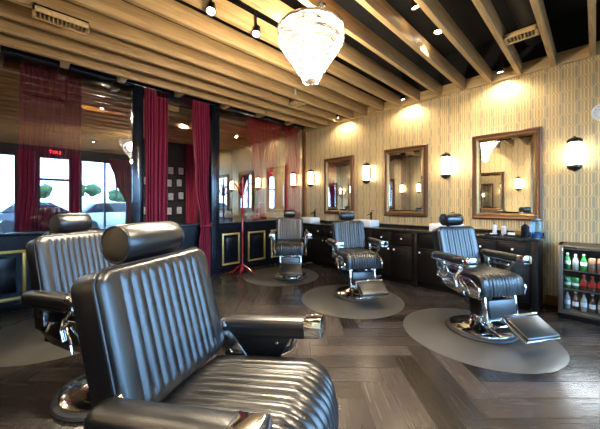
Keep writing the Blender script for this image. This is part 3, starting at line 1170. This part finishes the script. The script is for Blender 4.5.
def sconce(x, y, rz, label, power=4.5):
    e = empty('wall_sconce', (x, y, 1.95), rz, label, 'sconce', 'glass cylinder wall sconces')
    MB().box(-0.05, 0.05, -0.02, 0.0, -0.12, 0.12, 0.006).build('backplate', IRON, e)
    MB().lathe([(0.0, -0.15), (0.058, -0.15), (0.060, -0.13), (0.060, 0.13), (0.058, 0.15), (0, 0.15)], 28, T(0, -0.10, 0)).build('glass_shade', SCONCEG, e)
    b = MB().lathe([(0, 0.14), (0.072, 0.14), (0.072, 0.165), (0.060, 0.185), (0.030, 0.200), (0.014, 0.205), (0.014, 0.215), (0, 0.222)], 28, T(0, -0.10, 0))
    b.build('top_cap', IRON, e)
    b = MB().lathe([(0, -0.22), (0.012, -0.215), (0.030, -0.205), (0.055, -0.192), (0.072, -0.17), (0.072, -0.14), (0, -0.14)], 28, T(0, -0.10, 0))
    b.build('bottom_cap', IRON, e)
    b = MB()
    for a in (35, 145, 215, 325):
        b.tube([(0.066 * math.cos(R(a)), -0.10 + 0.066 * math.sin(R(a)), -0.145), (0.066 * math.cos(R(a)), -0.10 + 0.066 * math.sin(R(a)), 0.145)], 0.0035, 6)
    b.tube([(0, 0, 0.155), (0, -0.09, 0.155)], 0.012, 8).tube([(0, 0, -0.155), (0, -0.09, -0.155)], 0.012, 8)
    b.build('cage', IRON, e)
    return e


sconce(-0.175, GY, 0, 'lit glass sconce beside the largest-looking mirror, above the drinks cooler')
sconce(-1.67, GY, 0, 'lit glass sconce between the nearest and the middle mirror')
sconce(-3.165, GY, 0, 'lit glass sconce between the middle and the farthest mirror')
sconce(-4.72, GY, 0, 'lit glass sconce next to the room corner and the sheer curtain')
sconce(-0.175, OY, PI, 'lit glass sconce on the opposite wall beyond the outermost reflected mirror')
sconce(-1.62, OY, PI, 'lit glass sconce seen reflected in the largest-looking mirror')
sconce(-3.165, OY, PI, 'lit glass sconce on the opposite wall near the partition')
sconce(-4.68, OY, PI, 'lit glass sconce in the far corner of the opposite wall, reflected in the middle mirror')

# opposite counter, seen in the mirrors
tag(MB().box(PX + 0.03, 0.4, OY + 0.002, OY + 0.5, 0.865, 0.90, 0.005).build('countertop', STONE), 'black stone worktop under the opposite wall, glimpsed in the mirrors', 'countertop')
tag(MB().box(PX + 0.05, 0.38, OY + 0.02, OY + 0.48, 0, 0.864, 0.005).build('vanity_cabinet', DARKWOOD), 'dark wood cabinet run under the opposite worktop, glimpsed in the mirrors', 'cabinet')

# ------------------------------------------------------------------ wall clock
e = empty('wall_clock', (0.07, GY, 2.43), 0, 'round white wall clock cut by the picture edge, high on the papered wall', 'clock')
MB().lathe([(0, 0.001), (0.105, 0.001), (0.105, 0.03), (0.095, 0.038), (0.088, 0.03), (0, 0.03)], 48, RX(90)).build('case', WHITEP, e)
b = MB()
for k in range(12):
    a = R(30 * k)
    b.box(-0.002, 0.002, -0.034, -0.031, 0.068, 0.082, 0, RYm(30 * k))
b.build('hour_marks', BLACKMET, e, smooth=0)
MB().box(-0.003, 0.003, -0.036, -0.033, 0, 0.05, 0, RYm(-50)).box(-0.002, 0.002, -0.038, -0.035, 0, 0.07, 0, RYm(60)).build('hands', BLACKMET, e, smooth=0)

# ------------------------------------------------------------------ drinks cooler
FX0, FX1, FY0, FY1 = -0.30, 0.26, 4.47, 4.93
fe = empty('drinks_cooler', (FX0, FY0, 0), 0, 'black glass-door drinks cooler with a steel frame, filled with bottles and cans', 'drinks cooler')
b = MB()
Wf, Df, Hf = FX1 - FX0, FY1 - FY0, 0.85
b.box(0, 0.03, 0.04, Df, 0.02, Hf).box(Wf - 0.03, Wf, 0.04, Df, 0.02, Hf)
b.box(0, Wf, 0.04, Df, Hf - 0.03, Hf).box(0, Wf, 0.04, Df, 0.02, 0.09).box(0, Wf, Df - 0.03, Df, 0.02, Hf)
b.build('cabinet_body', BLACKMET, fe, smooth=0)
b = MB()
t = 0.04
b.box(0, t, 0, 0.036, 0.06, Hf, 0.004).box(Wf - t, Wf, 0, 0.036, 0.06, Hf, 0.004).box(t, Wf - t, 0, 0.036, Hf - t, Hf, 0.004).box(t, Wf - t, 0, 0.036, 0.06, 0.06 + t, 0.004)
d = b.build('door', STEEL, fe)
MB().box(t, Wf - t, 0.012, 0.018, 0.10, Hf - t).build('pane', CLEAR, d, smooth=0)
MB().box(0.02, Wf - 0.02, 0.03, 0.05, 0.0, 0.055, 0.003).build('kick_grille', BLACKMET, fe)
MB().box(0.05, 0.16, -0.003, 0.0, Hf - 0.028, Hf - 0.014).build('badge', CHROME, d, smooth=0)
SH = [0.11, 0.345, 0.565]
for z in SH:
    b = MB()
    for k in range(12):
        b.box(0.035 + k * 0.0415, 0.039 + k * 0.0415, 0.05, Df - 0.04, z - 0.006, z)
    b.box(0.03, Wf - 0.03, 0.048, 0.056, z - 0.012, z + 0.004)
    b.build('shelf', STEEL, fe, smooth=0)
MB().box(0.06, Wf - 0.06, 0.05, 0.065, Hf - 0.045, Hf - 0.035).build('lamp_strip', FRIDGEL, fe, smooth=0)
light('cooler_light', 'AREA', (FX0 + Wf / 2, FY0 + 0.045, Hf - 0.05), 2.2, (0.9, 0.96, 1), (R(-35), 0, 0), shape='RECTANGLE', size=0.45, size_y=0.03)


def bottle_proto(name, prof, mat, capmat, capprof, labmat, labz, r, label, group):
    e = empty(name, (0, 0, 0), 0, label, 'can' if name == 'drink_can' else 'bottle', group)
    MB().lathe(prof, 18).build('body', mat, e)
    if capprof:
        MB().lathe(capprof, 14).build('cap', capmat, e)
    if labmat:
        MB().lathe([(r + 0.0006, labz[0]), (r + 0.0006, labz[1])], 18).build('paper_label', labmat, e, recalc=True)
    return e


def bprof(r, h):
    return [(0, 0), (r * 0.9, 0), (r, 0.006), (r, h * 0.55), (r * 0.85, h * 0.66), (r * 0.42, h * 0.8), (r * 0.38, h * 0.96), (0, h * 0.96)]


def cprof(r, h):
    return [(0, h * 0.93), (r * 0.45, h * 0.93), (r * 0.45, h), (0, h)]


G = 'drinks in the cooler'
kinds = {
    'green': lambda lb: bottle_proto('soda_bottle', bprof(0.028, 0.19), GREENP, WHITEP, cprof(0.028, 0.19), CERAMIC, (0.06, 0.10), 0.028, lb, G),
    'clear': lambda lb: bottle_proto('water_bottle', bprof(0.027, 0.18), CLEARB, WHITEP, cprof(0.027, 0.18), None, None, 0.027, lb, G),
    'can': lambda lb: bottle_proto('drink_can', [(0, 0), (0.026, 0), (0.031, 0.008), (0.031, 0.14), (0.026, 0.152), (0, 0.152)], CANO, None, None, STEEL, (0.05, 0.09), 0.031, lb, G),
    'greencan': lambda lb: bottle_proto('drink_can', [(0, 0), (0.026, 0), (0.031, 0.008), (0.031, 0.12), (0.026, 0.132), (0, 0.132)], GREENP, None, None, CERAMIC, (0.04, 0.07), 0.031, lb, G),
    'red': lambda lb: bottle_proto('soda_bottle', bprof(0.030, 0.17), BROWNG, CHERRY, cprof(0.030, 0.17), CHERRY, (0.05, 0.10), 0.030, lb, G),
    'brown': lambda lb: bottle_proto('glass_bottle', bprof(0.027, 0.20), BROWNG, WHITEP, cprof(0.027, 0.20), CERAMIC, (0.04, 0.09), 0.027, lb, G),
    'pale': lambda lb: bottle_proto('glass_bottle', bprof(0.027, 0.20), CLEARB, BLACKMET, cprof(0.027, 0.20), CERAMIC, (0.05, 0.10), 0.027, lb, G),
}
labels = {
    'green': 'green soda bottle with white label',
    'clear': 'clear water bottle',
    'can': 'tall bronze drink can',
    'greencan': 'short green can',
    'red': 'dark soda bottle with red label',
    'brown': 'brown glass bottle',
    'pale': 'pale glass bottle',
}
protos = {}
lay = [(SH[2], ['green', 'clear', 'green', 'can', 'can', 'can', 'can']), (SH[1], ['greencan', 'greencan', 'red', 'red', 'red', 'greencan', 'greencan']), (SH[0], ['pale', 'brown', 'pale', 'brown', 'pale', 'brown', 'brown'])]
ORD = ['first', 'second', 'third', 'fourth', 'fifth', 'sixth', 'seventh']
for (z, row), shelf in zip(lay, ('top', 'middle', 'bottom')):
    for i, kd in enumerate(row):
        x = FX0 + 0.075 + i * 0.068
        for dy in (0.10,):
            lb = "%s, %s from the left on the cooler %s shelf" % (labels[kd], ORD[i], shelf)
            loc = (x, FY0 + dy + random.uniform(-0.01, 0.01), z + 0.0005)
            if kd not in protos:
                protos[kd] = kinds[kd](lb)
                protos[kd].location = loc
            else:
                copy_tree(protos[kd], None, loc, 0, lb)

# ------------------------------------------------------------------ things on the worktop
CZ = 0.9005


def tray(x, y, lb):
    b = MB().box(x - 0.085, x + 0.085, y - 0.06, y + 0.06, CZ, CZ + 0.006, 0.002)
    for (a, c, d_, e_) in ((x - 0.085, x - 0.079, y - 0.06, y + 0.06), (x + 0.079, x + 0.085, y - 0.06, y + 0.06), (x - 0.079, x + 0.079, y - 0.06, y - 0.054), (x - 0.079, x + 0.079, y + 0.054, y + 0.06)):
        b.box(a, c, d_, e_, CZ + 0.003, CZ + 0.022)
    tag(b.build('tray', BLACKMET), lb, 'tray', 'black trays')


tray(-0.97, 4.62, 'black tray holding folded white paper, left of the other tray')
tray(-0.76, 4.62, 'black tray nearer the dark bottle, with a white towel on it')
tag(MB().box(-1.01, -0.93, 4.59, 4.65, CZ + 0.007, CZ + 0.028, 0.004).build('paper_stack', CERAMIC), 'folded white paper lying in the black tray beside the pump bottle', 'paper')
tag(MB().box(-0.81, -0.73, 4.59, 4.65, CZ + 0.007, CZ + 0.05, 0.012).build('towel', CERAMIC), 'small folded white towel in the tray nearer the dark bottle', 'towel')


def pump_bottle(x, y, r, h, mat, lb, capm=BLACKMET):
    e = empty('pump_bottle', (x, y, CZ), 0, lb, 'bottle')
    MB().lathe([(0, 0), (r * 0.95, 0), (r, 0.006), (r, h * 0.72), (r * 0.6, h * 0.8), (r * 0.4, h * 0.82), (0, h * 0.82)], 20).build('body', mat, e)
    MB().lathe([(0, h * 0.82), (r * 0.45, h * 0.82), (r * 0.45, h * 0.88), (0.004, h * 0.89), (0.004, h * 0.97), (0.010, h * 0.97), (0.010, h), (0, h)], 14).tube([(0, 0, h * 0.985), (0.0, -0.035, h * 0.98)], 0.004, 6).build('pump', capm, e)


pump_bottle(-0.99, 4.78, 0.026, 0.17, CERAMIC, 'white pump bottle with black top behind the trays')
pump_bottle(-0.885, 4.80, 0.03, 0.15, WHITEP, 'squat white bottle with steel top behind the trays', STEEL)
pump_bottle(-0.63, 4.66, 0.045, 0.19, NAVY, 'dark blue-black bottle beside the tall glass jar')
tag(MB().lathe([(0, 0), (0.03, 0), (0.055, 0.05), (0.052, 0.05), (0.028, 0.005), (0, 0.005)], 24, T(-0.72, 4.80, CZ)).build('bowl', ORANGE), 'small amber bowl behind the towel tray', 'bowl')
e = empty('disinfectant_jar', (-0.53, 4.78, CZ), 0, 'tall clear jar of pale blue liquid at the end of the worktop', 'jar')
MB().lathe([(0, 0), (0.056, 0), (0.060, 0.006), (0.060, 0.20), (0.045, 0.215), (0.045, 0.22)], 28).build('glass', BLUEGL, e)
MB().lathe([(0, 0.22), (0.050, 0.22), (0.050, 0.235), (0.012, 0.245), (0.012, 0.265), (0.018, 0.275), (0, 0.285)], 24).build('lid', STEEL, e)
MB().lathe([(0, 0.004), (0.056, 0.004), (0.056, 0.05), (0, 0.05)], 24).build('liquid', simple('blue_liquid', (0.05, 0.2, 0.45), 0.1), e)

# ------------------------------------------------------------------ coat stand
e = empty('coat_stand', (-4.66, 2.93, 0), 0, 'glossy red coat stand before the gold-trimmed panels', 'coat stand')
MB().lathe([(0, 0.05), (0.028, 0.05), (0.03, 0.09), (0.018, 0.12), (0.018, 0.78), (0.026, 0.80), (0.018, 0.82), (0.018, 1.30), (0.026, 1.32), (0.017, 1.34), (0.017, 1.70), (0.024, 1.73), (0.012, 1.77), (0.02, 1.80), (0.02, 1.84), (0, 1.87)], 20).build('pole', RED, e)
for k in range(4):
    a = R(45 + 90 * k)
    c_, s_ = math.cos(a), math.sin(a)
    MB().tube([(0.01 * c_, 0.01 * s_, 0.16), (0.08 * c_, 0.08 * s_, 0.13), (0.18 * c_, 0.18 * s_, 0.04), (0.25 * c_, 0.25 * s_, 0.02)], [0.018, 0.018, 0.018, 0.019], 10).build('leg', RED, e)
    MB().tube([(0.01 * c_, 0.01 * s_, 1.50), (0.06 * c_, 0.06 * s_, 1.55), (0.09 * c_, 0.09 * s_, 1.64), (0.14 * c_, 0.14 * s_, 1.72), (0.19 * c_, 0.19 * s_, 1.71), (0.20 * c_, 0.20 * s_, 1.68)], [0.013, 0.013, 0.012, 0.011, 0.011, 0.014], 10).build('hook', RED, e)

# ------------------------------------------------------------------ chandelier
CX, CYY = -1.84, 1.90
e = empty('chandelier', (CX, CYY, 3.12), 0, 'tiered crystal chandelier hanging from the beams, brightly lit', 'chandelier')
MB().lathe([(0, 0.0), (0.06, 0.0), (0.065, -0.02), (0.05, -0.04), (0.012, -0.05), (0.012, -0.10), (0.0, -0.10)], 28).box(-0.10, 0.16, -0.03, 0.03, 0.0, 0.02).build('canopy', CHROME, e)
tiers = [(0.305, -0.17, 0.11), (0.285, -0.23, 0.08), (0.258, -0.28, 0.075), (0.228, -0.33, 0.075), (0.196, -0.38, 0.07), (0.164, -0.43, 0.07), (0.132, -0.48, 0.07), (0.102, -0.53, 0.07), (0.075, -0.575, 0.075)]
for i, (r, z, h) in enumerate(tiers):
    pts = [(r * math.cos(2 * PI * q / 48), r * math.sin(2 * PI * q / 48), z) for q in range(48)]
    MB().tube(pts, 0.007 if i else 0.012, 8, True).build('ring', CHROME, e)
    b = MB()
    n = int(2 * PI * r / 0.026)
    for q in range(n):
        a = 2 * PI * q / n
        t = bmesh.new()
        wv = 0.011
        M4 = Matrix.Rotation(a, 4, 'Z') @ T(r, 0, z)
        P = [(0.007, 0, -0.005), (0, wv, -0.005), (-0.007, 0, -0.005), (0, -wv, -0.005)]
        A = [t.verts.new(p) for p in P]
        B = [t.verts.new((p[0], p[1], -h + 0.015)) for p in P]
        c = t.verts.new((0, 0, -h))
        t.faces.new(A)
        for k in range(4):
            t.faces.new((A[k], A[(k + 1) % 4], B[(k + 1) % 4], B[k]))
            t.faces.new((B[k], B[(k + 1) % 4], c))
        b._add(t, M4)
    b.build('crystal_fringe', CRYSTAL, e, smooth=0)
for k in range(8):
    a = 2 * PI * k / 8
    r = 0.17 if k % 2 else 0.09
    z = -0.27 if k % 2 else -0.38
    MB().lathe([(0, -0.03), (0.016, -0.022), (0.022, 0), (0.016, 0.022), (0.010, 0.035), (0, 0.04)], 14, T(r * math.cos(a), r * math.sin(a), z)).build('bulb', BULB, e)
b = MB()
for k in range(6):
    a = 2 * PI * k / 6
    b.tube([(0.012 * math.cos(a), 0.012 * math.sin(a), -0.095), (0.15 * math.cos(a), 0.15 * math.sin(a), -0.13), (0.30 * math.cos(a), 0.30 * math.sin(a), -0.17)], 0.005, 6)
b.tube([(0, 0, -0.09), (0, 0, -0.55)], 0.007, 8)
b.build('frame', CHROME, e)
light('chandelier_light', 'POINT', (CX, CYY, 2.80), 50, (1, 0.86, 0.66), shadow_soft_size=0.12)
light('chandelier_light', 'POINT', (CX, CYY, 2.42), 55, (1, 0.86, 0.66), shadow_soft_size=0.05)


# ------------------------------------------------------------------ downlights and track spots
def spot(x, y, z, lb, target, power, name='ceiling_spotlight', mat=BLACKMET, cone=70, group='ceiling spotlights', col=(1, 0.84, 0.60)):
    e = empty(name, (x, y, z), 0, lb, 'spotlight', group)
    d = (Vector(target) - Vector((x, y, z))).normalized()
    Rm = d.to_track_quat('-Z', 'Y').to_matrix().to_4x4()
    MB().lathe([(0, 0.10), (0.03, 0.10), (0.038, 0.085), (0.042, 0.0), (0.046, -0.012), (0.040, -0.012), (0.036, -0.002)], 22).xf(Rm).build('housing', mat, e)
    MB().lathe([(0, -0.003), (0.034, -0.003), (0.034, 0.0), (0, 0.0)], 22).xf(Rm).build('lens', EMISW, e)
    MB().tube([(0, 0, 0.05), (0, 0, 3.75 - z)], 0.009, 8).build('stem', mat, e)
    l = light('spot_light', 'SPOT', Vector((x, y, z)) + d * 0.03, power, col, spot_size=R(cone), spot_blend=0.6, shadow_soft_size=0.03)
    aim(l, target)
    return e


spot(-0.91, 4.72, 3.17, 'glaring ceiling spotlight above the largest-looking mirror', (-0.95, 4.95, 1.2), 15, cone=150)
spot(-2.33, 4.72, 3.17, 'glaring ceiling spotlight above the middle mirror', (-2.35, 4.95, 1.2), 15, cone=150)
spot(-3.77, 4.72, 3.17, 'glaring ceiling spotlight above the farthest mirror', (-3.9, 4.95, 1.2), 15, cone=150)
spot(-2.44, 1.20, 3.105, 'bright spotlight at the top edge of the picture, just before the chandelier', (-1.4, 0.5, 0.2), 130, cone=90)
spot(-2.44, 1.70, 3.105, 'bright spotlight on the beams beside the chandelier, farther of the two there', (-1.7, 0.7, 0.2), 110, cone=90)
spot(-1.27, 3.45, 3.35, 'copper spotlight above the beams, nearer the papered wall', (-1.6, 2.8, 0), 60, mat=COPPER, group='copper spotlights', cone=80)
spot(-1.27, 2.85, 3.35, 'copper spotlight above the beams, cut by the top picture edge', (-0.9, 3.6, 0), 60, mat=COPPER, group='copper spotlights', cone=80)
spot(-0.2, 1.3, 3.10, 'spotlight over the near floor, outside the picture', (-0.7, 1.2, 0), 120, cone=95)
spot(-3.55, 3.25, 3.2, 'small pale spotlight under the far beams, lit', (-3.7, 3.2, 0), 90, mat=WHITEP, cone=80)  # fitting taken as switched off, but its lamp is lit here
# opposite wall washers
spot(-2.3, -0.75, 3.2, 'spotlight above the opposite wall, seen in mirrors', (-2.3, -1.0, 1.2), 60, cone=100)
spot(-0.9, -0.75, 3.2, 'spotlight above the opposite wall near the storefront', (-0.9, -1.0, 1.2), 60, cone=100)
# far room: added fill spotlights that brighten its curtains and pictures
spot(-6.6, 1.0, 3.2, 'added spotlight in the far room, brightening the curtains behind the near glass pane', (-5.2, 0.3, 1.6), 200, cone=120)
spot(-6.6, 2.6, 3.2, 'added spotlight in the far room aimed at the framed pictures', (-8.4, 2.7, 1.6), 160, cone=110)
spot(-6.5, 3.9, 3.1, 'added spotlight in the far room behind the sheer red curtains', (-5.3, 4.0, 1.2), 120, cone=110)


# ------------------------------------------------------------------ vents
def vent(x, y, lx, ly, z, lb, vertical=False):
    e = empty('air_vent', (x, y, z), 0, lb, 'air vent')
    b = MB()
    t = 0.018
    b.box(-lx / 2, lx / 2, -ly / 2, -ly / 2 + t, 0, 0.05, 0.002).box(-lx / 2, lx / 2, ly / 2 - t, ly / 2, 0, 0.05, 0.002)
    b.box(-lx / 2, -lx / 2 + t, -ly / 2, ly / 2, 0, 0.05, 0.002).box(lx / 2 - t, lx / 2, -ly / 2, ly / 2, 0, 0.05, 0.002)
    b.build('frame', PINEX, e)
    long_y = ly > lx
    L = (ly if long_y else lx) - 0.05
    n = int(L / 0.03)
    for k in range(n + 1):
        p = -L / 2 + L * k / n
        b = MB()
        if long_y:
            b.box(-lx / 2 + t, lx / 2 - t, p - 0.004, p + 0.004, 0.004, 0.04)
        else:
            b.box(p - 0.004, p + 0.004, -ly / 2 + t, ly / 2 - t, 0.004, 0.04)
        b.build('louvre', PINEX, e, smooth=0)
    MB().box(-lx / 2 + 0.01, lx / 2 - 0.01, -ly / 2 + 0.01, ly / 2 - 0.01, 0.05, 0.07).build('boot', BLACKMET, e, smooth=0)


vent(-0.554, 3.83, 0.29, 0.17, BEAM + 0.01, 'wood framed air vent between beams near the papered wall')
vent(-3.545, 0.22, 0.16, 0.42, BEAM - 0.052, 'wood framed air vent on the beams above the partition side')
vent(-3.72, 3.50, 0.28, 0.20, BEAM + 0.01, 'small dark air vent between the far beams near the corner')

# ------------------------------------------------------------------ exit sign over the storefront door
e = empty('exit_sign', (WX - 0.02, 0.57, 2.98), 0, 'red exit sign over the storefront door, seen mirrored in the glass pane', 'sign')
MB().box(-0.04, 0.015, -0.16, 0.16, -0.08, 0.09, 0.005).build('housing', BLACKMET, e)
cu = bpy.data.curves.new('letters', 'FONT')
cu.body = 'EXIT'
cu.size = 0.15
cu.align_x = 'CENTER'
cu.align_y = 'CENTER'
cu.extrude = 0.002
tx = bpy.data.objects.new('letters', cu)
COL.objects.link(tx)
cu.materials.append(EXITR)
tmp = tx
bpy.context.view_layer.update()
lm = bpy.data.meshes.new_from_object(tmp.evaluated_get(bpy.context.evaluated_depsgraph_get()))
bpy.data.objects.remove(tmp)
tx = bpy.data.objects.new('letters', lm)
COL.objects.link(tx)
tx.parent = e
tx.location = (-0.043, 0, 0.005)
tx.rotation_euler = (R(90), 0, R(-90))

# ------------------------------------------------------------------ outside the storefront
tag(MB().box(WX + 0.3, 70, -50, 60, -0.15, -0.05).build('parking_lot', ASPHALT, smooth=0), 'grey parking lot outside the storefront', 'parking lot')


def car(x, y, rz, mat, lb):
    e = empty('car', (x, y, -0.05), R(rz), lb, 'car')
    body = [(-2.2, 0.35), (-2.25, 0.7), (-2.1, 0.88), (-1.2, 0.98), (1.0, 0.98), (2.0, 0.86), (2.25, 0.65), (2.2, 0.35)]
    MB().prism(body, 'Y', -0.88, 0.88, 0.05).build('body', mat, e)
    MB().prism([(-1.6, 0.96), (-1.1, 1.42), (0.2, 1.45), (1.0, 0.96)], 'Y', -0.75, 0.75, 0.05).build('cabin', CARG, e)
    MB().prism([(-1.12, 1.40), (-1.0, 1.46), (0.15, 1.48), (0.25, 1.42)], 'Y', -0.72, 0.72, 0.01).build('roof', mat, e)
    for sx in (-1.4, 1.4):
        for sy in (-0.8, 0.8):
            MB().lathe([(0, -0.1), (0.30, -0.1), (0.33, -0.07), (0.33, 0.07), (0.30, 0.1), (0, 0.1)], 24, T(sx, sy, 0.33) @ RX(90)).build('wheel', RUBBER, e)


car(7.0, 3.2, 80, CARW, 'white car parked outside the storefront, seen mirrored in the near pane')
car(9.5, 0.6, 95, CARD, 'dark car parked outside beyond the storefront door')


def tree(x, y, h, r, lb):
    e = empty('tree', (x, y, -0.03), 0, lb, 'tree', 'trees beyond the parking lot')
    MB().tube([(0, 0, 0), (0.05, 0, h * 0.6)], [0.16, 0.09], 10).build('trunk', BARK, e)
    b = MB()
    rn = random.Random(int(x * 7 + y))
    for k in range(14):
        t = bmesh.new()
        bmesh.ops.create_icosphere(t, subdivisions=2, radius=r * rn.uniform(0.35, 0.5))
        for v in t.verts:
            v.co *= rn.uniform(0.85, 1.15)
        b._add(t, T(rn.uniform(-r, r) * 0.9, rn.uniform(-r, r) * 0.9, h * 0.95 + rn.uniform(-0.25, 0.4) * r))
    b.build('crown', LEAF, e, smooth=0)


for i, (x, y) in enumerate(((48, -5), (52, 1), (50, 7), (55, 13), (51, 20), (54, -13))):
    tree(x, y, 3.0 + (i % 3) * 0.3, 1.75, 'low green tree across the parking lot, %s along the row from the near corner' % ['second', 'third', 'fourth', 'fifth', 'sixth', 'first'][i])
e = empty('lamp_post', (24, 6.4, -0.05), 0, 'tall parking lot lamp post with twin heads', 'lamp post')
MB().tube([(0, 0, 0), (0, 0, 6)], 0.08, 10).build('pole', BLACKMET, e)
MB().box(-0.15, 0.15, -0.9, -0.2, 5.95, 6.1, 0.02).box(-0.15, 0.15, 0.2, 0.9, 5.95, 6.1, 0.02).box(-0.04, 0.04, -0.3, 0.3, 5.98, 6.06).build('lamp_head', BLACKMET, e)
